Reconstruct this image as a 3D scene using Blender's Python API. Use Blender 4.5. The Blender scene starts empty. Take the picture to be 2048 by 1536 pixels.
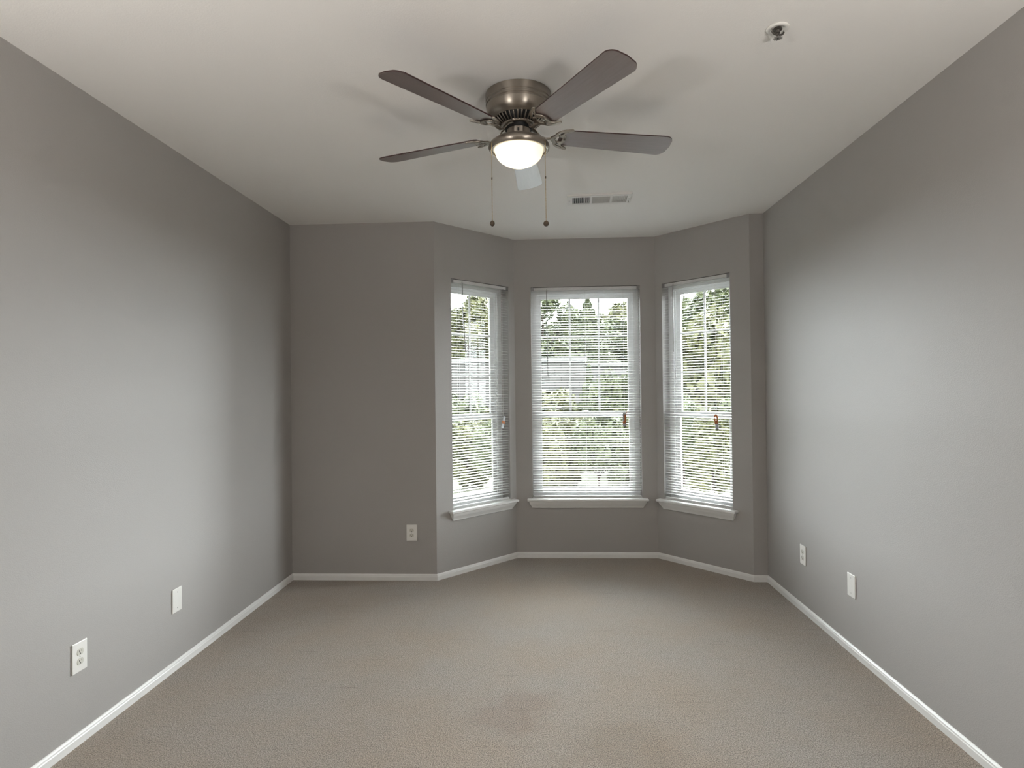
import bpy, bmesh, math, random
from mathutils import Vector, Matrix

PI = math.pi
random.seed(7)
C = bpy.context.scene.collection
scene = bpy.context.scene

# ------------------------------------------------------------------ camera
CAM_H = 1.4488
YAW, PITCH, ROLL = 0.0484, 0.0087, -0.0111
cd = bpy.data.cameras.new('camera')
cd.sensor_fit = 'HORIZONTAL'
cd.sensor_width = 36.0
cd.lens = 1208.85 / 2048.0 * 36.0
cd.clip_start = 0.02
cd.clip_end = 300
cam = bpy.data.objects.new('camera', cd)
C.objects.link(cam)
fwd = Vector((-math.sin(YAW) * math.cos(PITCH), math.cos(YAW) * math.cos(PITCH), math.sin(PITCH)))
r0 = Vector((math.cos(YAW), math.sin(YAW), 0))
u0 = r0.cross(fwd)
rr = math.cos(ROLL) * r0 + math.sin(ROLL) * u0
uu = -math.sin(ROLL) * r0 + math.cos(ROLL) * u0
M = Matrix((rr, uu, -fwd)).transposed().to_4x4()
M.translation = Vector((0, 0, CAM_H))
cam.matrix_world = M
scene.camera = cam

# ------------------------------------------------------------------ world, sun, exposure
w = bpy.data.worlds.new('overcast_sky')
scene.world = w
w.use_nodes = True
bg = w.node_tree.nodes['Background']
bg.inputs['Color'].default_value = (0.93, 0.965, 1.0, 1)
# hazy overcast: the cloud is brightest low beyond the garden (+Y), where the windows look, and duller overhead and behind
wt = w.node_tree
wtc = wt.nodes.new('ShaderNodeTexCoord')
wsp = wt.nodes.new('ShaderNodeVectorMath')
wsp.operation = 'DOT_PRODUCT'
wsp.inputs[1].default_value = (.42, .91, 0)
wmr = wt.nodes.new('ShaderNodeMapRange')
wmr.interpolation_type = 'SMOOTHSTEP'
wmr.inputs['From Min'].default_value = -.05
wmr.inputs['From Max'].default_value = .95
wmr.inputs['To Min'].default_value = 5.0
wmr.inputs['To Max'].default_value = 50.0
wt.links.new(wtc.outputs['Generated'], wsp.inputs[0])
wt.links.new(wsp.outputs['Value'], wmr.inputs['Value'])
wt.links.new(wmr.outputs[0], bg.inputs['Strength'])

sun = bpy.data.lights.new('sun', 'SUN')
sun.energy = 3.0
sun.angle = 0.12
sun.color = (1.0, 0.95, 0.86)
so = bpy.data.objects.new('sun', sun)
C.objects.link(so)
so.rotation_euler = (math.radians(48), 0, math.radians(-14))   # shines over the house towards the trees

vs = scene.view_settings
vs.view_transform = 'Standard'
vs.look = 'None'
vs.gamma = 1
vs.use_curve_mapping = False
vs.exposure = 0.03
scene.cycles.max_bounces = 12
scene.cycles.diffuse_bounces = 8
scene.cycles.glossy_bounces = 4
scene.cycles.transparent_max_bounces = 12
scene.cycles.sample_clamp_indirect = 8.0
scene.cycles.caustics_reflective = False
scene.cycles.caustics_refractive = False

FILL_LAMP_W = 54.0       # watts of each added, unseen fill uplighter beside the viewer

# the room plan, metres; the camera stands at (0, 0)
H = 2.74
XL, XR, YB, YC, YF = -1.9329, 1.666, 4.5846, 5.2094, -1.5
X1, X2, X3, X4 = -.8098, -.2254, .9799, 1.5624
PLAN = [(XL, YF), (XL, YB), (X1, YB), (X2, YC), (X3, YC), (X4, YB), (XR, YB), (XR, YF)]
WT = 0.17
WIN_Z0, WIN_Z1 = 0.51, 2.326

# daylight portals just outside the window openings (they only guide sampling of the sky)
def portal(A, B, ua, ub, z0=WIN_Z0, z1=WIN_Z1):
    A, B = Vector((*A, 0)), Vector((*B, 0))
    u = (B - A).normalized()
    n = u.cross(Vector((0, 0, 1)))
    l = bpy.data.lights.new('daylight_portal', 'AREA')
    l.shape = 'RECTANGLE'
    l.size, l.size_y = ub - ua, z1 - z0
    l.cycles.is_portal = True
    o = bpy.data.objects.new('daylight_portal', l)
    C.objects.link(o)
    # area lights shine along local -Z, which is n here (into the room)
    z = -n
    x = u
    y = z.cross(x)
    m = Matrix((x, y, z)).transposed().to_4x4()
    m.translation = A + u * (ua + ub) / 2 - n * (WT + .02) + Vector((0, 0, (z0 + z1) / 2))
    o.matrix_world = m
WIN = {2: (.162, .787), 3: (.142, 1.076), 4: (.067, .692)}      # plan segment -> opening along the wall
for i, (ua, ub) in WIN.items():
    portal(PLAN[i], PLAN[i + 1], ua, ub)

# ------------------------------------------------------------------ helpers
def node_mat(name, color=(.8, .8, .8), rough=.5, metal=0.0, spec=.5):
    m = bpy.data.materials.new(name)
    m.use_nodes = True
    b = m.node_tree.nodes['Principled BSDF']
    b.inputs['Base Color'].default_value = (*color, 1)
    b.inputs['Roughness'].default_value = rough
    b.inputs['Metallic'].default_value = metal
    b.inputs['Specular IOR Level'].default_value = spec
    return m

def add_bump(m, scale, dist, strength=1.0, detail=2.0, kind='noise', stretch=None):
    nt = m.node_tree
    b = nt.nodes['Principled BSDF']
    tc = nt.nodes.new('ShaderNodeTexCoord')
    mp = nt.nodes.new('ShaderNodeMapping')
    if stretch:
        mp.inputs['Scale'].default_value = stretch
    nt.links.new(tc.outputs['Object'], mp.inputs['Vector'])
    if kind == 'noise':
        n = nt.nodes.new('ShaderNodeTexNoise')
        n.inputs['Detail'].default_value = detail
        out = n.outputs['Fac']
    else:
        n = nt.nodes.new('ShaderNodeTexVoronoi')
        out = n.outputs['Distance']
    n.inputs['Scale'].default_value = scale
    nt.links.new(mp.outputs['Vector'], n.inputs['Vector'])
    bp = nt.nodes.new('ShaderNodeBump')
    bp.inputs['Distance'].default_value = dist
    bp.inputs['Strength'].default_value = strength
    nt.links.new(out, bp.inputs['Height'])
    nt.links.new(bp.outputs['Normal'], b.inputs['Normal'])
    return mp, n

def color_noise(m, scale, c1, c2, lo=.35, hi=.65, detail=3.0, stretch=None):
    nt = m.node_tree
    b = nt.nodes['Principled BSDF']
    tc = nt.nodes.new('ShaderNodeTexCoord')
    mp = nt.nodes.new('ShaderNodeMapping')
    if stretch:
        mp.inputs['Scale'].default_value = stretch
    n = nt.nodes.new('ShaderNodeTexNoise')
    n.inputs['Scale'].default_value = scale
    n.inputs['Detail'].default_value = detail
    r = nt.nodes.new('ShaderNodeValToRGB')
    r.color_ramp.elements[0].position = lo
    r.color_ramp.elements[1].position = hi
    r.color_ramp.elements[0].color = (*c1, 1)
    r.color_ramp.elements[1].color = (*c2, 1)
    nt.links.new(tc.outputs['Object'], mp.inputs['Vector'])
    nt.links.new(mp.outputs['Vector'], n.inputs['Vector'])
    nt.links.new(n.outputs['Fac'], r.inputs['Fac'])
    nt.links.new(r.outputs['Color'], b.inputs['Base Color'])
    return r

def mesh_obj(name, verts, faces, mat, parent=None, smooth=False, mats=None, fmat=None):
    me = bpy.data.meshes.new(name)
    me.from_pydata([tuple(v) for v in verts], [], faces)
    me.update()
    for mm in (mats or [mat]):
        me.materials.append(mm)
    if fmat:
        me.polygons.foreach_set('material_index', fmat)
    if smooth:
        me.polygons.foreach_set('use_smooth', [True] * len(me.polygons))
    o = bpy.data.objects.new(name, me)
    C.objects.link(o)
    if parent:
        o.parent = parent
    return o

class MB:
    """collects pieces of one mesh"""
    def __init__(s):
        s.v, s.f = [], []
    def add(s, verts, faces):
        k = len(s.v)
        s.v += [tuple(x) for x in verts]
        s.f += [[i + k for i in f] for f in faces]
        return s
    def box(s, x0, x1, y0, y1, z0, z1, mat=None):
        vs_ = [Vector((x, y, z)) for z in (z0, z1) for y in (y0, y1) for x in (x0, x1)]
        if mat is not None:
            vs_ = [mat @ v for v in vs_]
        return s.add(vs_, [(0, 2, 3, 1), (4, 5, 7, 6), (0, 1, 5, 4), (2, 6, 7, 3), (0, 4, 6, 2), (1, 3, 7, 5)])
    def bbox(s, x0, x1, y0, y1, z0, z1, b=.002, mat=None):
        """box with chamfered edges"""
        bm = bmesh.new()
        bmesh.ops.create_cube(bm, size=1)
        for v in bm.verts:
            v.co = Vector(((x0 + x1) / 2 + v.co.x * (x1 - x0), (y0 + y1) / 2 + v.co.y * (y1 - y0), (z0 + z1) / 2 + v.co.z * (z1 - z0)))
        bmesh.ops.bevel(bm, geom=bm.edges[:], offset=b, segments=2, affect='EDGES', profile=.5)
        bm.verts.index_update()
        vs_ = [v.co.copy() for v in bm.verts]
        if mat is not None:
            vs_ = [mat @ v for v in vs_]
        s.add(vs_, [[v.index for v in f.verts] for f in bm.faces])
        bm.free()
        return s
    def lathe(s, prof, n=48, c=(0, 0, 0), cap=True, mat=None):
        vs_ = []
        for (r, z) in prof:
            for k in range(n):
                a = 2 * PI * k / n
                v = Vector((c[0] + r * math.cos(a), c[1] + r * math.sin(a), c[2] + z))
                vs_.append(mat @ v if mat is not None else v)
        fs = []
        for i in range(len(prof) - 1):
            for k in range(n):
                k2 = (k + 1) % n
                fs.append((i * n + k, i * n + k2, (i + 1) * n + k2, (i + 1) * n + k))
        if cap:
            fs.append(list(range(n))[::-1])
            fs.append([(len(prof) - 1) * n + k for k in range(n)])
        return s.add(vs_, fs)
    def tube(s, pts, rad, n=8, flat=1.0):
        pts = [Vector(p) for p in pts]
        rads = rad if isinstance(rad, (list, tuple)) else [rad] * len(pts)
        vs_, fs = [], []
        up = Vector((0, 0, 1))
        for i, p in enumerate(pts):
            d = (pts[min(i + 1, len(pts) - 1)] - pts[max(i - 1, 0)]).normalized()
            a = d.cross(up)
            if a.length < 1e-3:
                a = d.cross(Vector((0, 1, 0)))
            a.normalize()
            b = a.cross(d).normalized()
            for k in range(n):
                t = 2 * PI * k / n
                vs_.append(p + (a * math.cos(t) + b * math.sin(t) * flat) * rads[i])
        for i in range(len(pts) - 1):
            for k in range(n):
                k2 = (k + 1) % n
                fs.append((i * n + k, i * n + k2, (i + 1) * n + k2, (i + 1) * n + k))
        fs.append(list(range(n))[::-1])
        fs.append([(len(pts) - 1) * n + k for k in range(n)])
        return s.add(vs_, fs)
    def ball(s, c, r, n=10, m=7, sz=1.0):
        prof = [(max(r * math.sin(PI * i / m), 1e-5), -r * sz * math.cos(PI * i / m)) for i in range(m + 1)]
        return s.lathe(prof, n, c, cap=False)
    def build(s, name, mat, parent=None, smooth=False, auto=False):
        o = mesh_obj(name, s.v, s.f, mat, parent, smooth)
        bm = bmesh.new()
        bm.from_mesh(o.data)
        bmesh.ops.recalc_face_normals(bm, faces=bm.faces)
        if auto:
            for e in bm.edges:
                if len(e.link_faces) == 2 and e.calc_face_angle(0) > .6:
                    e.smooth = False
        bm.to_mesh(o.data)
        bm.free()
        return o

def thing(name, label, cat, loc=(0, 0, 0), rz=0.0, group=None):
    o = bpy.data.objects.new(name, None)
    o.empty_display_size = .1
    C.objects.link(o)
    o.location = loc
    o.rotation_euler = (0, 0, rz)
    tag(o, label, cat, group)
    return o
def tag(o, label, cat, group=None, kind=None):
    o['label'] = label
    o['category'] = cat
    if group:
        o['group'] = group
    if kind:
        o['kind'] = kind
    return o
def struct(o, label=None):
    o['kind'] = 'structure'
    if label:
        o['label'] = label
    return o

# ------------------------------------------------------------------ materials
PAINT = (.385, .37, .357)
m_wall = node_mat('wall_paint', PAINT, .55, spec=.35)
add_bump(m_wall, 210, .0010, .55, 2.0)
m_ceil = node_mat('ceiling_paint', (.88, .87, .85), .7, spec=.2)
add_bump(m_ceil, 170, .0010, .45, 2.0)
m_trim = node_mat('white_trim_paint', (.80, .80, .79), .35)
m_vinyl = node_mat('white_vinyl', (.88, .885, .89), .3)
m_slat = node_mat('white_slat', (.66, .66, .66), .35)
m_plate = node_mat('white_plate', (.80, .79, .76), .3)
m_recept = node_mat('ivory_receptacle', (.62, .61, .55), .35)
m_dark = node_mat('dark_slot', (.012, .012, .012), .6)
m_screw = node_mat('plate_screw', (.5, .5, .48), .35, .3)
m_nickel = node_mat('brushed_nickel', (.34, .305, .265), .34, 1.0)
nt = m_nickel.node_tree
tg_ = nt.nodes.new('ShaderNodeTangent')
tg_.direction_type = 'RADIAL'
tg_.axis = 'Z'
nt.links.new(tg_.outputs[0], nt.nodes['Principled BSDF'].inputs['Tangent'])
nt.nodes['Principled BSDF'].inputs['Anisotropic'].default_value = .75
nt.nodes['Principled BSDF'].inputs['Anisotropic Rotation'].default_value = .25
m_nickel_d = node_mat('dark_screw_metal', (.20, .185, .17), .3, 1.0)  # darker metal for the bracket screws
m_chrome = node_mat('sprinkler_metal', (.12, .11, .10), .35, .8)
m_brass = node_mat('chain_brass', (.50, .36, .18), .3, 1.0)
m_bronze = node_mat('bronze_knob', (.10, .075, .055), .35, .6)
m_wand = node_mat('grey_plastic_wand', (.26, .26, .25), .3)
m_cord = node_mat('white_cord', (.75, .75, .74), .7)
m_tag = node_mat('silver_tag', (.42, .43, .45), .4, .3)
m_orange = node_mat('orange_band', (.42, .13, .03), .5)
m_bracket = node_mat('clear_grey_bracket', (.28, .28, .28), .25)
m_vent = node_mat('vent_enamel', (.80, .79, .77), .4)

# carpet
m_carpet = node_mat('beige_carpet', (.4, .34, .29), .95, spec=.1)
nt = m_carpet.node_tree
b = nt.nodes['Principled BSDF']
b.inputs['Sheen Weight'].default_value = .25
b.inputs['Sheen Roughness'].default_value = .6
tc = nt.nodes.new('ShaderNodeTexCoord')
def N(kind, **kw):
    n = nt.nodes.new(kind)
    for k, v in kw.items():
        n.inputs[k].default_value = v
    return n
n1 = N('ShaderNodeTexNoise', Scale=210.0, Detail=3.0, Roughness=.7)
nt.links.new(tc.outputs['Object'], n1.inputs['Vector'])
r1 = nt.nodes.new('ShaderNodeValToRGB')
r1.color_ramp.elements[0].position, r1.color_ramp.elements[1].position = .36, .64
r1.color_ramp.elements[0].color = (.095, .078, .064, 1)
r1.color_ramp.elements[1].color = (.520, .462, .408, 1)
nt.links.new(n1.outputs['Fac'], r1.inputs['Fac'])
n2 = N('ShaderNodeTexNoise', Scale=1.3, Detail=4.0, Roughness=.6)       # worn and brushed patches
nt.links.new(tc.outputs['Object'], n2.inputs['Vector'])
r2 = nt.nodes.new('ShaderNodeValToRGB')
r2.color_ramp.elements[0].position, r2.color_ramp.elements[1].position = .35, .65
r2.color_ramp.elements[0].color = (1.0, .92, .83, 1)
r2.color_ramp.elements[1].color = (.98, .99, 1.0, 1)
nt.links.new(n2.outputs['Fac'], r2.inputs['Fac'])
mp3 = nt.nodes.new('ShaderNodeMapping')
mp3.inputs['Scale'].default_value = (2.2, 26.0, 1)
nt.links.new(tc.outputs['Object'], mp3.inputs['Vector'])
n3 = N('ShaderNodeTexNoise', Scale=1.6, Detail=5.0, Roughness=.7)       # tuft rows running across the room
nt.links.new(mp3.outputs['Vector'], n3.inputs['Vector'])
r3 = nt.nodes.new('ShaderNodeValToRGB')
r3.color_ramp.elements[0].position, r3.color_ramp.elements[1].position = .26, .42
r3.color_ramp.elements[0].color = (.72, .70, .68, 1)
r3.color_ramp.elements[1].color = (1, 1, 1, 1)
nt.links.new(n3.outputs['Fac'], r3.inputs['Fac'])
mx = nt.nodes.new('ShaderNodeMix'); mx.data_type = 'RGBA'; mx.blend_type = 'MULTIPLY'; mx.inputs['Factor'].default_value = 1
nt.links.new(r1.outputs['Color'], mx.inputs['A']); nt.links.new(r2.outputs['Color'], mx.inputs['B'])
mx2 = nt.nodes.new('ShaderNodeMix'); mx2.data_type = 'RGBA'; mx2.blend_type = 'MULTIPLY'; mx2.inputs['Factor'].default_value = 1
nt.links.new(mx.outputs['Result'], mx2.inputs['A']); nt.links.new(r3.outputs['Color'], mx2.inputs['B'])
# two soiled, trodden patches in the pile
last = mx2
for (px_, py_, rad_, col_) in ((-.15, 2.76, .24, (.90, .84, .81, 1)), (.31, 2.42, .28, (.90, .87, .83, 1))):
    wn = N('ShaderNodeTexNoise', Scale=4.0, Detail=3.0)
    nt.links.new(tc.outputs['Object'], wn.inputs['Vector'])
    wa = nt.nodes.new('ShaderNodeVectorMath'); wa.operation = 'MULTIPLY_ADD'
    wa.inputs[1].default_value = (.5, .5, 0)
    nt.links.new(wn.outputs['Color'], wa.inputs[0]); nt.links.new(tc.outputs['Object'], wa.inputs[2])
    wd_ = nt.nodes.new('ShaderNodeVectorMath'); wd_.operation = 'DISTANCE'
    wd_.inputs[1].default_value = (px_ + .25, py_ + .25, 0)
    nt.links.new(wa.outputs[0], wd_.inputs[0])
    wr = nt.nodes.new('ShaderNodeMapRange'); wr.interpolation_type = 'SMOOTHSTEP'
    wr.inputs['From Min'].default_value = rad_; wr.inputs['From Max'].default_value = rad_ * .35
    nt.links.new(wd_.outputs['Value'], wr.inputs['Value'])
    m3 = nt.nodes.new('ShaderNodeMix'); m3.data_type = 'RGBA'; m3.blend_type = 'MULTIPLY'
    nt.links.new(wr.outputs[0], m3.inputs['Factor'])
    nt.links.new(last.outputs['Result'], m3.inputs['A'])
    m3.inputs['B'].default_value = col_
    last = m3
nt.links.new(last.outputs['Result'], b.inputs['Base Color'])
bp = nt.nodes.new('ShaderNodeBump')
bp.inputs['Distance'].default_value = .006
bp.inputs['Strength'].default_value = .8
nt.links.new(n1.outputs['Fac'], bp.inputs['Height'])
nt.links.new(bp.outputs['Normal'], b.inputs['Normal'])

# fan blade: dark reddish walnut laminate, grain along the blade (local x)
m_blade = node_mat('walnut_blade', (.06, .035, .03), .36, spec=.8)
color_noise(m_blade, 8, (.105, .070, .065), (.140, .098, .092), .3, .7, 2, (1.0, 14, 14))
m_blade.node_tree.nodes['Principled BSDF'].inputs['Coat Weight'].default_value = 1.0
m_blade.node_tree.nodes['Principled BSDF'].inputs['Coat Roughness'].default_value = .33
m_blade.node_tree.nodes['Principled BSDF'].inputs['Coat IOR'].default_value = 1.7
m_edge = node_mat('blade_edge_band', (.035, .012, .010), .4)

# window glass: clear, with a little mirror
m_glass = bpy.data.materials.new('window_glass')
m_glass.use_nodes = True
nt = m_glass.node_tree
nt.nodes.clear()
out = nt.nodes.new('ShaderNodeOutputMaterial')
tr = nt.nodes.new('ShaderNodeBsdfTransparent')
tr.inputs['Color'].default_value = (.95, .97, .96, 1)
gl = nt.nodes.new('ShaderNodeBsdfGlossy')
gl.inputs['Roughness'].default_value = .02
fr = nt.nodes.new('ShaderNodeFresnel')
fr.inputs['IOR'].default_value = 1.25
mix = nt.nodes.new('ShaderNodeMixShader')
nt.links.new(fr.outputs['Fac'], mix.inputs['Fac'])
nt.links.new(tr.outputs[0], mix.inputs[1])
nt.links.new(gl.outputs[0], mix.inputs[2])
nt.links.new(mix.outputs[0], out.inputs['Surface'])

# lit bowl of the fan lamp: hot around the bulbs, creamier towards the rim
m_bowl = bpy.data.materials.new('lit_frosted_glass')
m_bowl.use_nodes = True
nt = m_bowl.node_tree
b = nt.nodes['Principled BSDF']
b.inputs['Base Color'].default_value = (.85, .83, .78, 1)
b.inputs['Roughness'].default_value = .3
tc = nt.nodes.new('ShaderNodeTexCoord')
vm = nt.nodes.new('ShaderNodeVectorMath'); vm.operation = 'DISTANCE'
vm.inputs[1].default_value = (-.015, 0, -.225)
nt.links.new(tc.outputs['Object'], vm.inputs[0])
rp = nt.nodes.new('ShaderNodeValToRGB')
rp.color_ramp.elements[0].position, rp.color_ramp.elements[1].position = .045, .125
rp.color_ramp.elements[0].color = (1.0, .86, .62, 1)
rp.color_ramp.elements[1].color = (.31, .25, .16, 1)
nt.links.new(vm.outputs['Value'], rp.inputs['Fac'])
nt.links.new(rp.outputs['Color'], b.inputs['Emission Color'])
b.inputs['Emission Strength'].default_value = 3.2

# outdoors
m_leafA = node_mat('green_leaves', (.06, .09, .03), .6)
color_noise(m_leafA, 6, (.034, .046, .020), (.120, .138, .060), .3, .7, 3)
m_leafB = node_mat('yellow_green_leaves', (.12, .15, .04), .6)
color_noise(m_leafB, 6, (.050, .058, .024), (.160, .160, .070), .3, .7, 3)
m_leafC = node_mat('evergreen_needles', (.05, .07, .03), .7)
color_noise(m_leafC, 8, (.038, .052, .026), (.120, .138, .066), .3, .7, 3)
m_bark = node_mat('bark', (.06, .045, .035), .9)
m_grass = node_mat('lawn', (.07, .08, .05), .95)
color_noise(m_grass, 9, (.085, .09, .06), (.13, .13, .095), .3, .7, 5)
m_block = node_mat('pale_masonry', (.30, .29, .28), .9)
nt = m_block.node_tree
bt = nt.nodes.new('ShaderNodeTexBrick')
bt.inputs['Color1'].default_value = (.135, .132, .13, 1)
bt.inputs['Color2'].default_value = (.10, .098, .096, 1)
bt.inputs['Mortar'].default_value = (.06, .06, .06, 1)
bt.inputs['Scale'].default_value = 1.0
bt.inputs['Brick Width'].default_value = .42
bt.inputs['Row Height'].default_value = .21
bt.inputs['Mortar Size'].default_value = .012
tc = nt.nodes.new('ShaderNodeTexCoord')
sx = nt.nodes.new('ShaderNodeSeparateXYZ'); cx = nt.nodes.new('ShaderNodeCombineXYZ')
nt.links.new(tc.outputs['Object'], sx.inputs[0])
nt.links.new(sx.outputs['X'], cx.inputs['X']); nt.links.new(sx.outputs['Z'], cx.inputs['Y'])
nt.links.new(cx.outputs[0], bt.inputs['Vector'])
nt.links.new(bt.outputs['Color'], nt.nodes['Principled BSDF'].inputs['Base Color'])
m_roof = node_mat('white_metal_coping', (.24, .24, .24), .5)
m_ext = node_mat('outer_siding', (.5, .5, .48), .7)

# ------------------------------------------------------------------ room shell
def offset_plan(d, closed=True):
    """the plan moved d metres into the room (negative: outwards), mitred"""
    n = len(PLAN)
    out_ = []
    for i in range(n):
        p0, p1, p2 = (Vector(PLAN[(i - 1) % n]), Vector(PLAN[i]), Vector(PLAN[(i + 1) % n]))
        a, b_ = (p1 - p0).normalized(), (p2 - p1).normalized()
        na, nb = Vector((a.y, -a.x)), Vector((b_.y, -b_.x))
        k = (na + nb)
        out_.append(p1 + k * (d / (1 + na.dot(nb))))
    return out_
INNER = [Vector(p) for p in PLAN]
OUTER = offset_plan(-WT)

def wall(name, i, hole=None, z0=WIN_Z0, z1=WIN_Z1):
    A, B = INNER[i], INNER[(i + 1) % 8]
    A2, B2 = OUTER[i], OUTER[(i + 1) % 8]
    u = (B - A).normalized()
    n = Vector((u.y, -u.x))
    L = (B - A).length
    vs_, fs, fm = [], [], []
    us = [0, L] if not hole else [0, hole[0], hole[1], L]
    zs = [0, H] if not hole else [0, z0, z1, H]
    def pin(k, z):
        p = A + u * us[k]
        return (p.x, p.y, z)
    def pout(k, z):
        p = A2 if k == 0 else (B2 if k == len(us) - 1 else A + u * us[k] - n * WT)
        return (p.x, p.y, z)
    idx = {}
    for side, fn in ((0, pin), (1, pout)):
        for k in range(len(us)):
            for j, z in enumerate(zs):
                idx[side, k, j] = len(vs_)
                vs_.append(fn(k, z))
    nu, nz = len(us) - 1, len(zs) - 1
    for k in range(nu):
        for j in range(nz):
            if hole and k == 1 and j == 1:
                continue
            q = [idx[0, k, j], idx[0, k + 1, j], idx[0, k + 1, j + 1], idx[0, k, j + 1]]
            fs.append(q); fm.append(0)
            q = [idx[1, k, j], idx[1, k, j + 1], idx[1, k + 1, j + 1], idx[1, k + 1, j]]
            fs.append(q); fm.append(1)
    def bridge(a, b_, mi=0):
        fs.append([idx[0, *a], idx[0, *b_], idx[1, *b_], idx[1, *a]]); fm.append(mi)
    for k in range(nu):
        bridge((k, 0), (k + 1, 0)); bridge((k, nz), (k + 1, nz))
    for j in range(nz):
        bridge((0, j), (0, j + 1)); bridge((nu, j), (nu, j + 1))
    if hole:
        bridge((1, 1), (2, 1)); bridge((1, 2), (2, 2)); bridge((1, 1), (1, 2)); bridge((2, 1), (2, 2))
    o = mesh_obj(name, vs_, fs, None, mats=[m_wall, m_ext], fmat=fm)
    bm = bmesh.new(); bm.from_mesh(o.data)
    bmesh.ops.recalc_face_normals(bm, faces=bm.faces)
    bm.to_mesh(o.data); bm.free()
    return struct(o)

wall('wall_left', 0)
wall('wall_back_left', 1)
wall('wall_bay_left', 2, WIN[2])
wall('wall_bay_center', 3, WIN[3])
wall('wall_bay_right', 4, WIN[4])
wall('wall_back_right', 5)
wall('wall_right', 6)
wall('wall_front', 7)

def slab(name, z0, z1, mat):
    vs_ = [(p.x, p.y, z0) for p in OUTER] + [(p.x, p.y, z1) for p in OUTER]
    n = len(OUTER)
    fs = [list(range(n)), [n + i for i in range(n)][::-1]] + [[i, n + i, n + (i + 1) % n, (i + 1) % n] for i in range(n)]
    o = MB().add(vs_, fs).build(name, mat)
    return struct(o)
slab('floor', -.12, 0, m_carpet)
slab('ceiling', H, H + .12, m_ceil)

# baseboards: low painted moulding, mitred at the corners
BB = [(0.0, 0.0), (.0125, 0.0), (.0125, .030), (.0105, .034), (.0095, .040), (.0055, .0455), (.003, .048), (0.0, .048)]
def baseboard(name, i):
    vs_, fs = [], []
    ends = []
    offs = {d: offset_plan(d) for d in {p[0] for p in BB}}
    for e in (i, (i + 1) % 8):
        ends.append([(offs[d][e].x, offs[d][e].y, z) for d, z in BB])
    n = len(BB)
    vs_ = ends[0] + ends[1]
    fs = [[k, (k + 1) % n, n + (k + 1) % n, n + k] for k in range(n)] + [list(range(n)), [n + k for k in range(n)][::-1]]
    return struct(MB().add(vs_, fs).build(name, m_trim))
for nm, i in (('baseboard_left', 0), ('baseboard_back_left', 1), ('baseboard_bay_left', 2), ('baseboard_bay_center', 3),
              ('baseboard_bay_right', 4), ('baseboard_back_right', 5), ('baseboard_right', 6), ('baseboard_front', 7)):
    baseboard(nm, i)

# ------------------------------------------------------------------ windows
def wall_frame(i, uc):
    A, B = INNER[i], INNER[i + 1]
    u = (B - A).normalized()
    p = A + u * uc
    return p, math.atan2(u.y, u.x)

HH = WIN_Z1 - WIN_Z0
def rect_ring(mb, x0, x1, z0, z1, y0, y1, t, tb=None):
    tb = tb or t
    mb.box(x0, x0 + t, y0, y1, z0, z1)
    mb.box(x1 - t, x1, y0, y1, z0, z1)
    mb.box(x0 + t, x1 - t, y0, y1, z1 - t, z1)
    mb.box(x0 + t, x1 - t, y0, y1, z0, z0 + tb)

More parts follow.
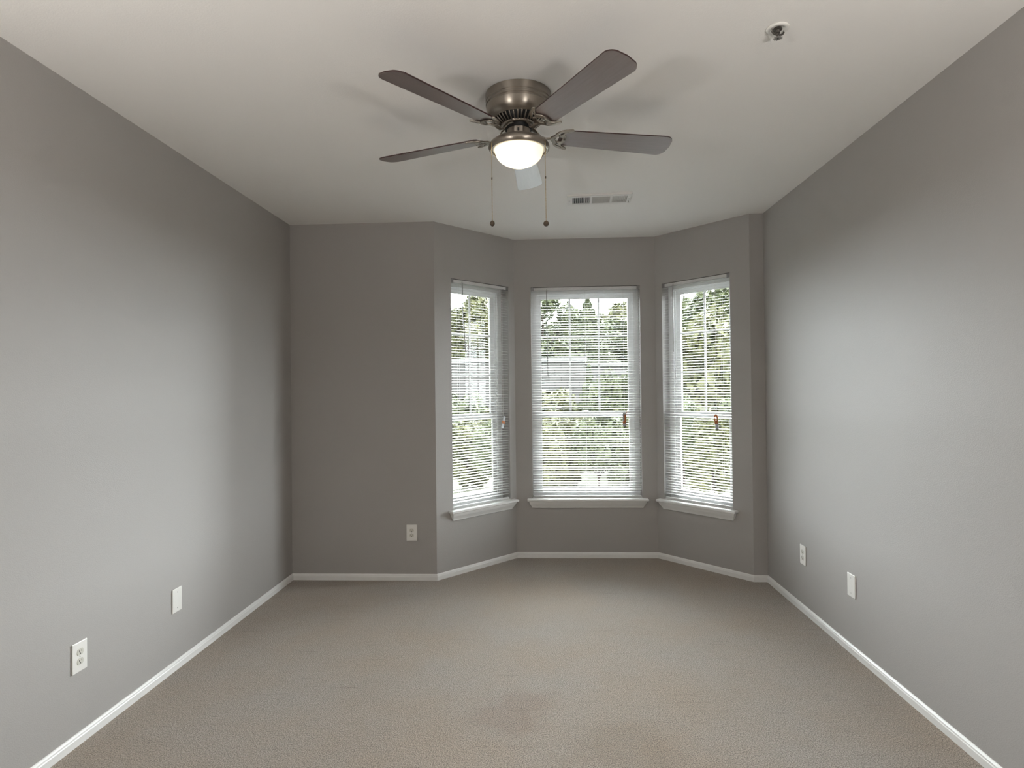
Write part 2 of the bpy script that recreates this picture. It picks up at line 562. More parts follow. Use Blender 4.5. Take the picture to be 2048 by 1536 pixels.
def window(num, seg, cols):
    ua, ub = WIN[seg]
    W = ub - ua
    p, rz = wall_frame(seg, (ua + ub) / 2)
    root = bpy.data.objects.new('window_%d' % num, None)
    C.objects.link(root)
    root.location = (p.x, p.y, WIN_Z0)
    root.rotation_euler = (0, 0, rz)
    struct(root)
    hw = W / 2
    f = MB()                                                   # main frame, set back in the wall
    rect_ring(f, -hw + .0005, hw - .0005, .0005, HH - .0005, .095, .165, .045)
    rect_ring(f, -hw + .045, hw - .045, .045, HH - .045, .110, .118, .010)
    f.build('window_frame', m_vinyl, root)
    mid = 1.222 - WIN_Z0
    ux0, ux1 = -hw + .046, hw - .046
    up = MB(); rect_ring(up, ux0, ux1, mid - .026, HH - .046, .140, .160, .042, .052)
    upper = up.build('upper_sash', m_vinyl, root)
    lo = MB(); rect_ring(lo, ux0, ux1, .046, mid + .028, .118, .138, .042, .034)
    lo.box(ux0 + .042, ux1 - .042, .116, .138, mid - .028, mid + .028)
    lower = lo.build('lower_sash', m_vinyl, root)
    lock = MB()
    lock.bbox(-.03, .03, .100, .118, mid + .020, mid + .034, .003)
    lock.build('sash_lock', m_vinyl, lower)
    gx0, gx1 = ux0 + .040, ux1 - .040
    gz0, gz1 = mid + .024, HH - .086
    MB().box(gx0, gx1, .152, .154, gz0, gz1).build('window_pane', m_glass, upper)
    MB().box(gx0, gx1, .128, .130, .080, mid - .022).build('window_pane', m_glass, lower)
    mu = MB()                                                  # grille between the panes
    for c in range(1, cols):
        x = gx0 + (gx1 - gx0) * c / cols
        mu.box(x - .009, x + .009, .146, .151, gz0, gz1)
    for r in (1, 2):
        z = gz0 + (gz1 - gz0) * r / 3
        mu.box(gx0, gx1, .1465, .1505, z - .009, z + .009)
    mu.build('muntin_grille', m_vinyl, upper)
    # stool and tapering apron below the opening
    s = MB()
    prof = [(.0, hw + .042, .050), (-.004, hw + .046, .056), (-.016, hw + .046, .056), (-.021, hw + .042, .050), (-.023, hw + .032, .042),
            (-.030, hw + .029, .040), (-.045, hw + .024, .033), (-.060, hw + .016, .022), (-.072, hw + .009, .014), (-.080, hw + .007, .012), (-.083, hw + .004, .008)]
    vs_ = []
    for (z, x, d) in prof:
        vs_ += [(-x, -d, z), (x, -d, z), (x, -.0003, z), (-x, -.0003, z)]
    fs = []
    for k in range(len(prof) - 1):
        for j in range(4):
            j2 = (j + 1) % 4
            fs.append((k * 4 + j, k * 4 + j2, k * 4 + 4 + j2, k * 4 + 4 + j))
    fs += [(0, 1, 2, 3), tuple(len(prof) * 4 - 4 + j for j in (3, 2, 1, 0))]
    s.add(vs_, fs)
    s.box(-hw + .0005, hw - .0005, -.0003, .095, .0004, .0045)
    s.build('window_sill', m_trim, root)
    return root

window(1, 2, 2)
window(2, 3, 3)
window(3, 4, 2)

# ------------------------------------------------------------------ mini blinds
def blind(seg, label, wand_x, wand_len, bend, cord_x, tagkind):
    ua, ub = WIN[seg]
    W = ub - ua
    p, rz = wall_frame(seg, (ua + ub) / 2)
    t = thing('mini_blind', label, 'window blind', (p.x, p.y, WIN_Z0), rz, 'mini blinds in the bay windows')
    hw = W / 2 - .005
    yc = .021
    h = MB()
    zt = HH - .0045
    h.box(-hw + .004, hw - .004, .008, .034, zt - .024, zt - .022)
    h.box(-hw + .004, hw - .004, .007, .009, zt - .024, zt)
    h.box(-hw + .004, hw - .004, .033, .035, zt - .024, zt)
    h.box(-hw + .004, hw - .004, .0055, .0075, zt - .0245, zt - .020)
    h.build('headrail', m_slat, t)
    for sgn in (-1, 1):
        b_ = MB()
        x0, x1 = sorted((sgn * (hw + .003), sgn * (hw - .022)))
        b_.bbox(x0, x1, .0015, .0048, zt - .030, zt + .003, .0012)
        b_.box(x0, x1, .0048, .037, zt + .0005, zt + .003)
        b_.tube([((x0 + x1) / 2, .0015, zt - .014), ((x0 + x1) / 2, -.001, zt - .014)], .006, 12)
        b_.build('mounting_bracket', m_bracket, t)
    # slats: slightly crowned strips, room edge a little lower than the window edge
    s = MB()
    pitch = .0216
    tilt = math.radians(8)
    n = int((zt - .030 - .030) / pitch)
    for k in range(n):
        z = zt - .034 - k * pitch
        if z < .030:
            break
        top, bot = [], []
        for q in range(5):
            v = (q / 4 - .5) * .025
            crown = .0009 * (1 - (2 * v / .025) ** 2)
            yy = yc + v * math.cos(tilt) - crown * math.sin(tilt)
            zz = z + v * math.sin(tilt) + crown * math.cos(tilt)
            top.append((yy, zz))
        vs_ = []
        jit = random.uniform(-.0004, .0004)
        for (yy, zz) in top:
            vs_ += [(-hw, yy, zz + .0003 + jit), (hw, yy, zz + .0003 + jit)]
        for (yy, zz) in top[::-1]:
            vs_ += [(-hw, yy, zz - .0003 + jit), (hw, yy, zz - .0003 + jit)]
        m = len(vs_) // 2
        fs = [(2 * q, 2 * q + 1, 2 * ((q + 1) % m) + 1, 2 * ((q + 1) % m)) for q in range(m)]
        fs += [[2 * q for q in range(m)][::-1], [2 * q + 1 for q in range(m)]]
        s.add(vs_, fs)
        zlast = z
    s.build('slats', m_slat, t)
    MB().bbox(-hw, hw, yc - .011, yc + .011, .0055, .020, .003).build('bottom_rail', m_slat, t)
    for fx_ in (-.84, 0, .84) if W > .8 else (-.74, .74):
        l = MB()
        for y in (yc - .0135, yc + .0135):
            l.tube([(fx_ * hw, y, .012), (fx_ * hw, y, zt - .02)], .0006, 5)
        l.build('ladder_cord', m_cord, t)
    wx = -W / 2 + wand_x
    wd = MB()
    zt0 = zt - .026
    wd.tube([(wx, -.003, zt0), (wx + bend * .1, -.004, zt0 - wand_len * .5), (wx + bend, -.005, zt0 - wand_len)], .0034, 8)
    wd.tube([(wx, -.003, zt0 + .012), (wx, -.003, zt0)], .0018, 6)
    wd.tube([(wx, -.003, zt0 + .012), (wx, .006, zt0 + .012)], .0018, 6)
    wd.build('tilt_wand', m_wand, t, smooth=True)
    cx_ = -W / 2 + cord_x
    ztag = 1.205 - WIN_Z0
    cmb = MB()
    for d in (-.002, .002):
        cmb.tube([(cx_ + d * 2, .004, zt - .022), (cx_ + d, -.001, zt - .06), (cx_ + d, -.003, ztag)], .0007, 5)
    cmb.build('lift_cord', m_cord, t)
    # little silver tag with its orange band
    if tagkind == 0:
        R = Matrix.Translation((cx_, -.006, ztag - .035)) @ Matrix.Rotation(math.radians(16), 4, 'Y')
        tg = MB().bbox(-.013, .013, -.002, .002, -.052, .052, .0015, R).build('cord_tag', m_tag, t)
        MB().bbox(-.019, .016, -.0045, .0035, -.012, .012, .002, R).build('orange_band', m_orange, tg)
    elif tagkind == 1:
        R = Matrix.Translation((cx_, -.006, ztag - .025))
        tg = MB().bbox(-.016, .014, -.002, .002, -.058, .055, .0015, R).build('cord_tag', m_tag, t)
        ob = MB().bbox(-.001, .013, -.0045, -.002, -.022, .042, .001, R)
        ob.bbox(-.016, .010, -.0045, -.002, -.034, -.016, .001, R)
        ob.tube([R @ Vector(v) for v in ((.012, -.004, .035), (.019, -.004, .066), (.024, -.004, .046), (.028, -.004, .045))], .0025, 6)
        ob.build('orange_band', m_orange, tg)
    else:
        R = Matrix.Translation((cx_, -.006, ztag - .030)) @ Matrix.Rotation(math.radians(-4), 4, 'Y')
        tg = MB().bbox(-.013, .015, -.002, .002, -.056, .0, .0015, R).build('cord_tag', m_tag, t)
        pts = [R @ Vector((.012 * math.sin(a), -.003, .030 - .026 * math.cos(a))) for a in [2 * PI * k / 16 for k in range(17)]]
        ob = MB().tube(pts, .006, 8)
        ob.bbox(-.014, .014, -.006, .001, -.014, .010, .002, R)
        ob.build('orange_band', m_orange, tg)
    return t

blind(2, 'white mini blind on the narrow left window of the bay, its grey wand hanging crooked', .113, .55, .028, .545, 0)
blind(3, 'widest white mini blind, on the middle window of the bay with three panes across', .138, .75, .004, .79, 1)
blind(4, 'white mini blind on the narrow right window of the bay, beside the right-hand wall', .113, .55, .0, .50, 2)

# ------------------------------------------------------------------ outlets and blank plates
def wall_plate(name, label, cat, group, loc, rz, outlet, w=.081, h=.124):
    """local frame: x along the wall, -y into the room, z up"""
    t = thing(name, label, cat, loc, rz, group)
    p_ = MB()
    p_.bbox(-w / 2, w / 2, -.0065, -.0004, -h / 2, h / 2, .0028)
    p_.build('cover_plate', m_plate, t)
    if outlet:
        for sg in (1, -1):
            zc = sg * .0195
            r = MB()
            n = 28
            pts = []
            for k in range(n):
                a = 2 * PI * k / n
                pts.append((.0172 * math.cos(a), max(-.0128, min(.0128, .0172 * math.sin(a)))))
            vs_ = [(x, -.0082, zc + z) for x, z in pts] + [(x, -.006, zc + z) for x, z in pts]
            fs = [list(range(n)), [n + k for k in range(n)][::-1]] + [[k, (k + 1) % n, n + (k + 1) % n, n + k] for k in range(n)]
            r.add(vs_, fs)
            ro = r.build('receptacle', m_recept, t)
            s = MB()
            s.box(-.0078, -.0056, -.0086, -.0070, zc - .0005, zc + .0080)
            s.box(.0056, .0074, -.0086, -.0070, zc + .0005, zc + .0075)
            s.lathe([(.0026, -.0008), (.0026, .0008)], 12, mat=Matrix.Translation((0, -.0078, zc - .0065)) @ Matrix.Rotation(PI / 2, 4, 'X'))
            s.build('socket_slots', m_dark, ro)
        MB().lathe([(.0026, -.0006), (.0026, .0006)], 12, mat=Matrix.Translation((0, -.0066, 0)) @ Matrix.Rotation(PI / 2, 4, 'X')).build('screw', m_screw, t)
    else:
        for sg in (1, -1):
            MB().lathe([(.0028, -.0006), (.0028, .0006)], 12, mat=Matrix.Translation((0, -.0066, sg * .041)) @ Matrix.Rotation(PI / 2, 4, 'X')).build('screw', m_screw, t)
    return t
# left wall: local x runs along +Y, so rotate by 90 degrees; right wall by -90
wall_plate('wall_outlet', 'white duplex outlet on the left wall, lower and nearest the viewer', 'outlet', 'duplex outlets', (XL, 2.430, .359), PI / 2, True)
wall_plate('blank_wall_plate', 'white blank cover plate on the left wall above the baseboard', 'wall plate', 'blank plates', (XL, 3.103, .360), PI / 2, False)
wall_plate('wall_outlet', 'white duplex outlet on the dark back wall, left of the bay', 'outlet', 'duplex outlets', (XL + .9325, YB, .3615), 0, True)
wall_plate('wall_outlet', 'white duplex outlet on the right wall, nearer the corner by the bay', 'outlet', 'duplex outlets', (XR, 3.968, .367), -PI / 2, True)
wall_plate('blank_wall_plate', 'white blank cover plate on the right wall above the baseboard', 'wall plate', 'blank plates', (XR, 3.362, .368), -PI / 2, False)

# ------------------------------------------------------------------ ceiling vent
vt = thing('ceiling_vent', 'white rectangular air register on the ceiling in front of the bay', 'air vent', (.406, 4.115, H), math.radians(-3.4))
VW, VD, T = .430, .195, .013
v = MB()
xs = [(-.172, -.066), (-.052, .070), (.084, .172)]
xs = [(-.180, -.062), (-.048, .072), (.086, .186)]
y0, y1 = -.066, .072
def vframe(mb, z0, z1):
    edges = [-VW / 2] + [e for g in xs for e in g] + [VW / 2]
    mb.box(-VW / 2, VW / 2, -VD / 2, y0, z0, z1)
    mb.box(-VW / 2, VW / 2, y1, VD / 2, z0, z1)
    for k in range(0, len(edges), 2):
        mb.box(edges[k], edges[k + 1], y0, y1, z0, z1)
vframe(v, -T, -T + .002)
for (a, b_, c_, d_) in ((-VW / 2, VW / 2, -VD / 2, -VD / 2 + .002), (-VW / 2, VW / 2, VD / 2 - .002, VD / 2),
                        (-VW / 2, -VW / 2 + .002, -VD / 2, VD / 2), (VW / 2 - .002, VW / 2, -VD / 2, VD / 2)):
    v.box(a, b_, c_, d_, -T, -.0004)
v.build('vent_frame', m_vent, vt)
MB().box(-VW / 2 + .01, VW / 2 - .01, -VD / 2 + .01, VD / 2 - .01, -.0016, -.0004).build('dark_duct_backing', m_dark, vt)  # black sheet standing in for the unlit duct behind the louvers
for g, (a, b_) in enumerate(xs):
    lv = MB()
    if g == 1:
        for k in range(9):
            y = y0 + (k + .5) * (y1 - y0) / 9
            lv.box(a, b_, -.0085, .0085, -.0006, .0006, Matrix.Translation((0, y, -.0075)) @ Matrix.Rotation(math.radians(52), 4, 'X'))
    else:
        n = 9
        for k in range(n):
            x = a + (k + .5) * (b_ - a) / n
            ang = math.radians(58 if g == 0 else 30)
            wdt = .0052 if g == 0 else .0066
            lv.box(-wdt, wdt, y0, y1, -.0006, .0006, Matrix.Translation((x, 0, -.0078)) @ Matrix.Rotation(ang if g == 0 else -ang * 1, 4, 'Y'))
    lv.build('louvers', m_vent, vt)
for sg in (-1, 1):
    MB().lathe([(.005, -.0012), (.005, .0012)], 12, (sg * .200, .0, -T)).build('screw', m_screw, vt)
MB().tube([(.193, .03, -T), (.199, .035, -T - .010), (.196, .045, -T - .014)], .002, 6).build('damper_lever', m_nickel, vt)

# ------------------------------------------------------------------ fire sprinkler
sp = thing('fire_sprinkler', 'small metal fire sprinkler head on a white ring on the ceiling', 'fire sprinkler', (.866, 2.213, H), math.radians(18))
MB().lathe([(.0405, -.0004), (.0395, -.004), (.033, -.0065), (.026, -.006), (.021, -.002), (.018, -.001)], 40).build('escutcheon', m_plate, sp, smooth=True)
MB().lathe([(.0150, -.001), (.0150, -.008), (.010, -.010), (.0085, -.016), (.0085, -.019)], 24).build('sprinkler_body', m_chrome, sp, smooth=True, auto=True)
fr_ = MB()
for sg in (-1, 1):
    fr_.tube([(sg * .025, 0, -.0045), (sg * .026, 0, -.011), (sg * .022, 0, -.018), (sg * .014, 0, -.0225), (sg * .004, 0, -.025)], [.0016, .0030, .0036, .0034, .003], 10)
fr_.lathe([(.0062, -.019), (.0055, -.025), (.0055, -.031), (.0085, -.0355)], 16)
fr_.build('frame_arms', m_chrome, sp, smooth=True, auto=True)
df = MB()
n = 24
vs_, fs = [], []
for z in (-.0358, -.0372):
    for k in range(n * 2):
        a = 2 * PI * k / (n * 2)
        r = .0165 if (k // 2) % 2 == 0 else .0125
        vs_.append((r * math.cos(a), r * math.sin(a), z))
m = n * 2
fs = [list(range(m)), [m + k for k in range(m)][::-1]] + [[k, (k + 1) % m, m + (k + 1) % m, m + k] for k in range(m)]
df.add(vs_, fs)
df.build('deflector', node_mat('deflector_metal', (.42, .40, .38), .35, .9), sp)
MB().lathe([(.0032, -.0372), (.0032, -.0390)], 12).build('center_screw', m_dark, sp)

# ------------------------------------------------------------------ ceiling fan
FX, FY = -.086, 2.641
fan = thing('ceiling_fan', 'five-blade dark walnut ceiling fan with brushed nickel hub and lit glass bowl', 'ceiling fan', (FX, FY, H))
def fz(z):
    return z - H
mh = MB().lathe([(.1400, fz(H - .0004)), (.1435, fz(2.738)), (.1435, fz(2.708)), (.1405, fz(2.705)), (.1405, fz(2.699)), (.1432, fz(2.696)),
                 (.1432, fz(2.691)), (.1395, fz(2.688)), (.1395, fz(2.683)), (.1418, fz(2.680)), (.1410, fz(2.672)), (.1370, fz(2.655)), (.1300, fz(2.642)),
                 (.1170, fz(2.634)), (.1110, fz(2.6315)), (.1080, fz(2.629)), (.100, fz(2.633))], 72)
mh.build('motor_housing', m_nickel, fan, smooth=True, auto=True)
MB().lathe([(.102, fz(2.634)), (.100, fz(2.628)), (.072, fz(2.603)), (.066, fz(2.600)), (.060, fz(2.594)), (.058, fz(2.585)), (.046, fz(2.583))], 48).build('motor', m_dark, fan, smooth=True)
vr = MB()
for k in range(36):
    a = 2 * PI * k / 36
    R = Matrix.Rotation(a, 4, 'Z')
    pts = [R @ Vector((.1065, 0, fz(2.6285))), R @ Vector((.100, 0, fz(2.622))), R @ Vector((.074, 0, fz(2.6005)))]
    vr.tube(pts, [.0034, .0030, .0026], 6)
vr.lathe([(.078, fz(2.604)), (.077, fz(2.598)), (.070, fz(2.596)), (.069, fz(2.601))], 48, cap=False)
vr.build('vent_ring', m_nickel, fan, smooth=True)
sw = MB().lathe([(.046, fz(2.586)), (.0515, fz(2.584)), (.0515, fz(2.553)), (.048, fz(2.551))], 40)
swo = sw.build('switch_housing', m_nickel, fan, smooth=True, auto=True)
MB().bbox(-.004, .004, -.0535, -.050, fz(2.562), fz(2.575), .001).build('reverse_switch', m_dark, swo)
pan = MB().lathe([(.047, fz(2.553)), (.060, fz(2.549)), (.080, fz(2.5435)), (.100, fz(2.538)), (.115, fz(2.532)), (.126, fz(2.524)), (.1325, fz(2.515)),
                  (.1340, fz(2.507)), (.1310, fz(2.498)), (.1245, fz(2.4925)), (.1200, fz(2.493)), (.1185, fz(2.500)), (.119, fz(2.508)), (.115, fz(2.520)), (.09, fz(2.53))], 72)
pan.build('light_pan', m_nickel, fan, smooth=True, auto=True)
MB().lathe([(.1185, fz(2.505)), (.117, fz(2.4975)), (.106, fz(2.4965)), (.1055, fz(2.503))], 60, cap=False).build('glass_retainer', m_plate, fan, smooth=True)
bowl = []
for k in range(17):
    a = k / 16 * PI / 2
    d_ = math.sin(a)
    bowl.append((max(.1055 * math.cos(a) ** (1 + .9 * d_ ** 2), .0005), fz(2.497) - .083 * d_))
MB().lathe([(.105, fz(2.506))] + bowl, 64, cap=False).build('glass_bowl', m_bowl, fan, smooth=True)

# one bracket and one blade, then four copies of each
PHI = .2603
def curve_plate(name, loops, thick, mat, parent, bev=.0012):
    cu = bpy.data.curves.new(name, 'CURVE')
    cu.dimensions = '2D'
    cu.fill_mode = 'BOTH'
    cu.extrude = thick / 2
    cu.bevel_depth = bev
    cu.bevel_resolution = 2
    for lp in loops:
        s = cu.splines.new('BEZIER')
        s.bezier_points.add(len(lp) - 1)
        for q, (x, y) in zip(s.bezier_points, lp):
            q.co = (x, y, 0)
            q.handle_left_type = q.handle_right_type = 'AUTO'
        s.use_cyclic_u = True
        s.resolution_u = 6
    tmp = bpy.data.objects.new('tmp', cu)
    C.objects.link(tmp)
    dg = bpy.context.evaluated_depsgraph_get()
    me = bpy.data.meshes.new_from_object(tmp.evaluated_get(dg))
    bpy.data.objects.remove(tmp)
    me.name = name
    me.materials.clear()
    me.materials.append(mat)
    o = bpy.data.objects.new(name, me)
    C.objects.link(o)
    o.parent = parent
    return o

BZ = 2.567 - H          # blade plane
def blade_matrix(k):
    return Matrix.Rotation(PHI - k * 2 * PI / 5, 4, 'Z') @ Matrix.Translation((0, 0, BZ)) @ Matrix.Rotation(math.radians(-12), 4, 'X')

# blade outline: root narrow and squared, tip broad with rounded corners
def rounded(poly, rads, seg=6):
    out_ = []
    n = len(poly)
    for i in range(n):
        p0, p1, p2 = Vector(poly[i - 1]), Vector(poly[i]), Vector(poly[(i + 1) % n])
        r = rads[i]
        a, b_ = (p0 - p1).normalized(), (p2 - p1).normalized()
        A_, B_ = p1 + a * r, p1 + b_ * r
        for k in range(seg + 1):
            t_ = k / seg
            q = A_ * (1 - t_) ** 2 + p1 * 2 * t_ * (1 - t_) + B_ * t_ ** 2
            out_.append((q.x, q.y))
    return out_
RT = .715
tip = []
for k in range(9):
    a = math.radians(-90 + k * 10)
    tip.append((RT - .044 + .034 * math.cos(a), -.069 + .034 + .034 * math.sin(a)))
tip = [(x + .012 * (1 - abs(y) / .069), y) for x, y in tip]
outl = [(.185, -.040), (.190, -.048), (.198, -.052)] + tip + [(RT, 0)] + [(x, -y) for x, y in tip[::-1]] + [(.198, .052), (.190, .048), (.185, .040)]
def make_blade():
    n = len(outl)
    th = .0028
    vs_ = [(x, y, th) for x, y in outl] + [(x, y, -th) for x, y in outl]
    fs = [list(range(n)), [n + i for i in range(n)][::-1]] + [[i, n + i, n + (i + 1) % n, (i + 1) % n] for i in range(n)]
    fm = [0, 0] + [1] * n
    o = mesh_obj('fan_blade', vs_, fs, None, fan, mats=[m_blade, m_edge], fmat=fm)
    bm = bmesh.new(); bm.from_mesh(o.data); bmesh.ops.recalc_face_normals(bm, faces=bm.faces); bm.to_mesh(o.data); bm.free()
    return o
bl0 = make_blade()

def sym(pts):
    return pts + [(x, -y) for x, y in pts[::-1]]
body = sym([(.146, .009), (.158, .022), (.168, .042), (.186, .058), (.208, .066), (.232, .067), (.224, .058), (.207, .048), (.200, .036), (.207, .024), (.211, .010)])
hole1 = [(.171, .032), (.182, .045), (.200, .054), (.213, .057), (.198, .046), (.191, .035), (.184, .026)]
hole2 = [(x, -y) for x, y in hole1]
hole3 = [(.172, .018), (.186, .018), (.197, .012), (.199, 0), (.197, -.012), (.186, -.018), (.172, -.018), (.163, 0)]
br0 = curve_plate('blade_bracket', [body, hole1, hole2, hole3], .002, m_nickel, fan, .0022)
# swan-neck arm joined to the bracket plate
arm = MB()
def flat_arm(pts, wds, hts):
    vs_ = []
    fs = []
    n = 10
    for (p_, w_, h_) in zip(pts, wds, hts):
        for k in range(n):
            a = 2 * PI * k / n
            vs_.append((p_[0], w_ * math.cos(a), p_[1] + h_ * math.sin(a)))
    for i in range(len(pts) - 1):
        for k in range(n):
            k2 = (k + 1) % n
            fs.append((i * n + k, i * n + k2, (i + 1) * n + k2, (i + 1) * n + k))
    fs.append(list(range(n))[::-1]); fs.append([(len(pts) - 1) * n + k for k in range(n)])
    arm.add(vs_, fs)
flat_arm([(.050, .032), (.064, .030), (.078, .022), (.088, .008), (.100, -.006), (.118, -.013), (.136, -.011), (.152, -.0065), (.168, -.006)],
         [.017, .016, .012, .009, .0085, .0085, .009, .010, .006], [.005, .0052, .005, .005, .005, .005, .0045, .004, .003])
ao = arm.build('tmp_arm', m_nickel, None, smooth=True)
bm = bmesh.new()
bm.from_mesh(br0.data)
for vtx in bm.verts:
    vtx.co.z -= .0075
bm.from_mesh(ao.data)
bm.to_mesh(br0.data)
bm.free()
bpy.data.objects.remove(ao)
# screws through the bracket
scr = []
for (x, y) in ((.178, .026), (.178, -.026), (.2085, 0)):
    scr.append(MB().lathe([(.0045, -.0120), (.0042, -.0135), (.002, -.0142)], 12, (x, y, 0)).build('screw', m_nickel_d, br0))
for k in range(5):
    Mk = blade_matrix(k)
    if k == 0:
        bl, br = bl0, br0
    else:
        bl, br = bl0.copy(), br0.copy()
        sc_ = [q.copy() for q in scr]
        for o in [bl, br] + sc_:
            C.objects.link(o)
        for q in sc_:
            q.parent = br
    bl.matrix_local = Mk
    br.matrix_local = Mk                      # the bracket follows the blade's pitch

# pull chains
def pull_chain(x, y, z0, zc, z1, kind):
    ch = MB()
    ch.tube([(x * .96, y, fz(z0) + .004), (x, y - .003, fz(z0)), (x, y, fz(z0) - .006), (x, y, fz(zc))], .0009, 6)
    z = fz(zc) - .006
    while z > fz(z1) + .012:
        ch.ball((x, y, z), .0019, 6, 4)
        z -= .0052
    ch.tube([(x, y, fz(zc)), (x, y, fz(z1) + .008)], .0006, 5)
    co = ch.build('pull_chain', m_brass, fan, smooth=True)
    MB().lathe([(.0008, .006), (.0026, .003), (.0026, -.004), (.0008, -.007)], 10, (x, y, fz(zc))).build('chain_connector', m_bronze, co, smooth=True)
    kb = MB()
    if kind == 0:
        kb.lathe([(.001, .014), (.004, .011), (.0095, .006), (.0105, 0), (.0095, -.006), (.005, -.011), (.001, -.013)], 18, (x, y, fz(z1)))
    else:
        kb.ball((x, y, fz(z1)), .0122, 18, 10)
    kb.build('pull_knob', m_bronze, co, smooth=True)
pull_chain(-.200 - FX, 2.56 - FY, 2.500, 2.348, 2.155, 0)
pull_chain(.0285 - FX, 2.56 - FY, 2.498, 2.346, 2.149, 1)

# ------------------------------------------------------------------ fill uplighters, added out of view to brighten ceiling and near walls
for lx, ly, lab in ((-1.55, .05, 'added fill uplighter beside the left wall, outside the view'), (1.25, .0, 'added fill uplighter beside the right wall, outside the view')):
    fl = thing('fill_lamp', lab, 'added fill lamp', (lx, ly, 0), 0, 'added fill uplighters beside the viewer')
    MB().lathe([(.14, 0), (.14, .015), (.12, .025), (.02, .035)], 40).build('base', m_nickel, fl, smooth=True, auto=True)
    MB().lathe([(.012, .03), (.012, 1.53)], 16).build('pole', m_nickel, fl, smooth=True, auto=True)
    MB().lathe([(.02, 1.52), (.14, 1.55), (.22, 1.62), (.25, 1.67), (.245, 1.67), (.215, 1.625), (.135, 1.56), (.018, 1.53)], 40, cap=False).build('fill_lamp_shade', m_trim, fl, smooth=True)
    ll = bpy.data.lights.new('fill_lamp_disk', 'AREA')
    ll.shape = 'DISK'
    ll.size = .40
    ll.energy = FILL_LAMP_W
    ll.color = (1.0, .96, .91)
    lo_ = bpy.data.objects.new('fill_lamp_disk', ll)
    C.objects.link(lo_)
    lo_.parent = fl
    lo_.location = (0, 0, 1.645)
    lo_.rotation_euler = (PI, 0, 0)

# ------------------------------------------------------------------ outdoors
GZ = -.6
g = MB().box(-60, 60, -60, 80, GZ - .3, GZ).build('ground', m_grass)
struct(g)

def leaf_mesh(name, fn, count, size, mat, seed):
    rnd = random.Random(seed)
    vs_, fs = [], []
    for _ in range(count):
        p_, nrm = fn(rnd)
        s = size * rnd.uniform(.6, 1.4)
        d = (nrm + Vector((rnd.uniform(-1, 1), rnd.uniform(-1, 1), rnd.uniform(-1, 1))) * .9).normalized()
        a = d.orthogonal().normalized()
        a.rotate(Matrix.Rotation(rnd.uniform(0, 2 * PI), 3, d))
        b_ = d.cross(a)
        k = len(vs_)
        vs_ += [tuple(p_ + a * s), tuple(p_ + b_ * s * .5), tuple(p_ - a * s), tuple(p_ - b_ * s * .5 + d * s * .15)]
        fs.append((k, k + 1, k + 2, k + 3))
    me = bpy.data.meshes.new(name)
    me.from_pydata(vs_, [], fs)
    me.materials.append(mat)
    return me

def broad(seed, blobs, r_):
    rnd0 = random.Random(seed)
    cs = []
    for _ in range(blobs):
        a = rnd0.uniform(0, 2 * PI)
        z = rnd0.uniform(-.75, .85)
        q = math.sqrt(max(0, 1 - z * z)) * rnd0.uniform(.35, .9)
        cs.append((Vector((math.cos(a) * q, math.sin(a) * q, z)), rnd0.uniform(.22, .42)))
    def fn(rnd):
        c, r = rnd.choice(cs)
        n = Vector((rnd.gauss(0, 1), rnd.gauss(0, 1), rnd.gauss(0, 1))).normalized()
        return c + n * r * rnd.uniform(.75, 1.02), n
    return fn
def conic(seed):
    def fn(rnd):
        t_ = rnd.random() ** 1.5                         # 0 at the foot, 1 at the top
        tier = (1 - t_) * (.78 + .22 * math.sin(t_ * 60 + 3 * math.sin(seed)))
        a = rnd.uniform(0, 2 * PI)
        r = tier * rnd.uniform(.55, 1.0) * (1 + .18 * math.sin(5 * a + seed + 9 * t_))
        return Vector((math.cos(a) * r, math.sin(a) * r, -1 + 2 * t_)), Vector((math.cos(a), math.sin(a), .4)).normalized()
    return fn
LEAF = {}
for i in range(3):
    LEAF['broad', i] = leaf_mesh('tree_crown', broad(10 + i, 26, 1), 8000, .075, (m_leafA, m_leafB, m_leafA)[i], 20 + i)
    LEAF['cone', i] = leaf_mesh('tree_crown', conic(30 + i), 7000, .065, m_leafC, 40 + i)
    LEAF['bush', i] = leaf_mesh('shrub_foliage', broad(50 + i, 22, 1), 4500, .095, (m_leafB, m_leafA, m_leafB)[i], 60 + i)

def tree(kind, i, x, y, r, z0, z1, label, name, cat, group):
    """crown from z0 to z1 above ground level zero, radius r"""
    t = thing(name, label, cat, (x, y, GZ), random.uniform(0, 6), group)
    c = bpy.data.objects.new('shrub_foliage' if kind == 'bush' else 'tree_crown', LEAF[kind, i])
    C.objects.link(c)
    c.parent = t
    c.location = (0, 0, (z0 + z1) / 2 - GZ)
    c.scale = (r, r, (z1 - z0) / 2)
    tr_ = MB()
    hgt = (z0 + z1) / 2 - GZ + (.7 * (z1 - z0) / 2 if kind != 'bush' else 0)
    tk = max(.03, r * .06)
    tr_.tube([(0, 0, 0), (.02 * r, 0, hgt * .5), (0, .02 * r, hgt)], [tk, tk * .8, tk * .25], 8)
    if kind != 'cone':
        for q in range(5):
            a = q * 1.26
            tr_.tube([(0, 0, hgt * .45), (math.cos(a) * r * .5, math.sin(a) * r * .5, hgt * .8)], [tk * .5, tk * .15], 6)
    tr_.build('trunk', m_bark, t)
    return t

def px(x_px, Y):
    return (x_px - 1087) / 1209.0 * Y
def pz(y_px, Y):
    return CAM_H + (780 - y_px) / 1209.0 * Y

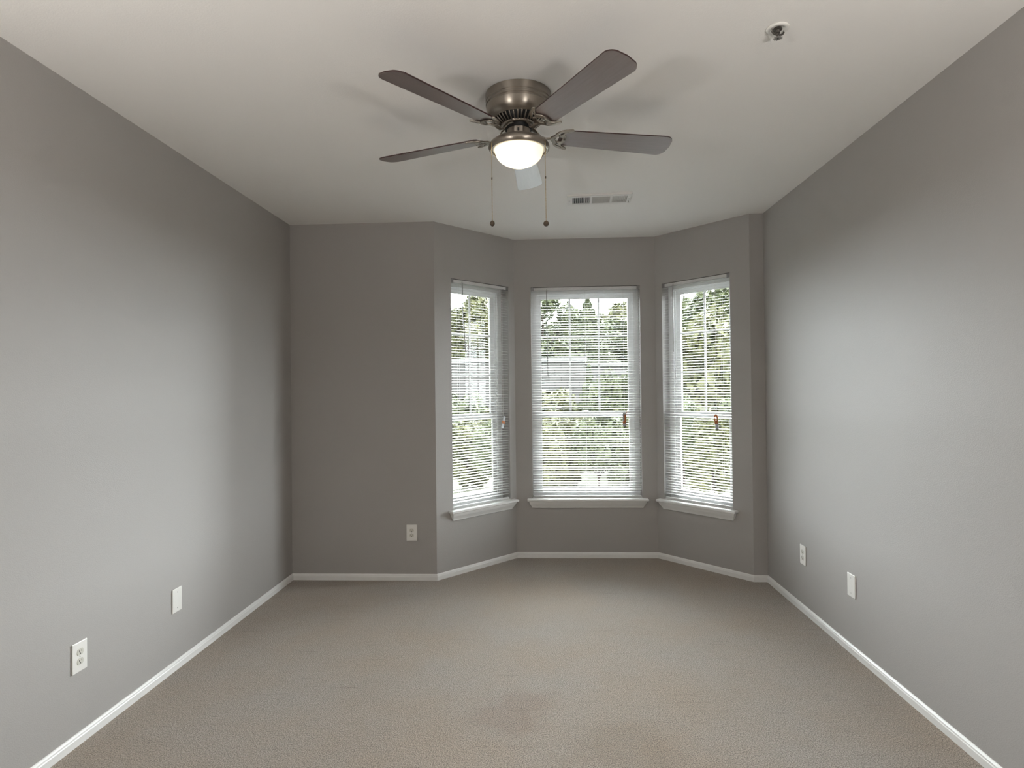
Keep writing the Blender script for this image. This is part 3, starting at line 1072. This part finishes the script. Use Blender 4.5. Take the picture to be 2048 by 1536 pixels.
TREES = [
    # kind, mesh, x pixel direction, distance, radius, crown foot, crown top (pixel heights), label
    ('broad', 0, 1090, 31, 1.9, 735, 600, 'broad leafy tree at the left edge of the middle window, above the pale wall'),
    ('cone', 0, 1142, 40, 1.7, 735, 608, 'small pointed evergreen between the two tallest trees in the middle window'),
    ('cone', 1, 1181, 27, 1.5, 735, 596, 'tallest pointed evergreen, centred in the middle window behind the pale wall'),
    ('broad', 2, 1160, 45, 3.0, 740, 640, 'rounded green tree crowding the base of the tallest evergreen'),
    ('broad', 1, 1226, 36, 2.2, 740, 622, 'yellow-green rounded tree right of the tallest evergreen in the middle window'),
    ('broad', 0, 1262, 31, 1.9, 745, 640, 'leafy tree seen past the right jamb of the middle window'),
    ('broad', 1, 940, 27, 1.6, 745, 604, 'tall yellow-green tree filling the left window, its top against the sky'),
    ('broad', 2, 895, 31.5, 2.2, 745, 625, 'leafy tree cut off by the left jamb of the left window'),
    ('broad', 0, 985, 36, 2.2, 745, 630, 'leafy tree half hidden by the frame between the left window and the bay'),
    ('broad', 2, 1030, 54, 2.6, 745, 640, 'leafy tree hidden behind the pier left of the middle window'),
    ('broad', 2, 1378, 26.5, 1.6, 760, 606, 'russet-green tree rising at the left side of the right window'),
    ('cone', 2, 1414, 31, 1.5, 760, 628, 'dark pointed evergreen in the middle of the right window'),
    ('broad', 0, 1462, 22, 1.9, 760, 575, 'tall airy tree at the right side of the right window'),
    ('broad', 2, 1325, 48, 2.4, 760, 640, 'leafy tree hidden behind the pier right of the middle window'),
]
for (kd, i, xp, Y, r, yf, yt, lab) in TREES:
    tree(kd, i, px(xp, Y), Y, r, pz(yf, Y), pz(yt, Y), lab, 'evergreen_tree' if kd == 'cone' else 'leafy_tree', 'tree', 'trees behind the pale wall')

SHRUBS = [
    (0, 'cone', 1182, 16.0, .85, 738, 'pointed dark shrub in front of the pale wall in the middle window'),
    (1, 'bush', 1240, 14.7, .66, 748, 'rounded green shrub right of the pointed shrub in the middle window'),
    (0, 'bush', 1107, 17.8, 1.0, 792, 'low pale shrub at the lower left of the middle window'),
    (2, 'bush', 1146, 12.9, .58, 838, 'low yellow-green bush low in the middle window, nearer than the pointed shrub'),
    (1, 'bush', 1200, 11.8, .50, 842, 'low dark-leaved bush at the bottom of the middle window'),
    (2, 'bush', 1262, 12.6, .50, 832, 'low bush against the right jamb of the middle window'),
    (0, 'bush', 1092, 11.5, .48, 838, 'low bush at the bottom left corner of the middle window'),
    (1, 'bush', 912, 15, .75, 790, 'bushy shrub at the left edge of the left window'),
    (0, 'bush', 962, 17.6, .85, 815, 'pale round shrub low in the left window, before the house wall'),
    (2, 'bush', 936, 12.6, .58, 848, 'low bush at the foot of the left window view'),
    (1, 'bush', 995, 11.3, .4, 850, 'low bush at the right-hand bottom corner of the left window view'),
    (0, 'bush', 1398, 14.6, 1.05, 655, 'big yellow-green shrub filling the middle of the right window'),
    (2, 'bush', 1455, 17.8, 1.4, 668, 'big tan-green shrub at the right of the right window'),
    (1, 'bush', 1366, 12.9, .56, 800, 'dark shrub low at the left side of the right window'),
    (2, 'bush', 1424, 11.2, .48, 835, 'low yellow-green bush at the bottom of the right window'),
    (1, 'bush', 1484, 12.9, .5, 800, 'dark shrub low at the right side of the right window'),
]
for (i, kd, xp, Y, r, yt, lab) in SHRUBS:
    tree(kd, i, px(xp, Y), Y, r, GZ + .02, pz(yt, Y), lab, 'shrub', 'shrub', 'shrubs in the garden')

# pale single-storey outbuilding across the garden, with a flat coping and a lower wing
bd = thing('outbuilding', 'long pale masonry building with flat white top edge seen through the middle window', 'building', (px(1175, 21), 21, GZ))
hA, hB = pz(718, 21) - GZ, pz(729, 21) - GZ
MB().box(-6.4, 0, 0, 4, 0, hA - .12).build('high_wing_wall', m_block, bd)
MB().box(-6.48, .06, -.08, 4.05, hA - .12, hA).build('high_wing_coping', m_roof, bd)
MB().box(0, 3.3, .25, 4, 0, hB - .12).build('low_wing_wall', m_block, bd)
MB().box(.06, 3.38, .17, 4.05, hB - .12, hB).build('low_wing_coping', m_roof, bd)
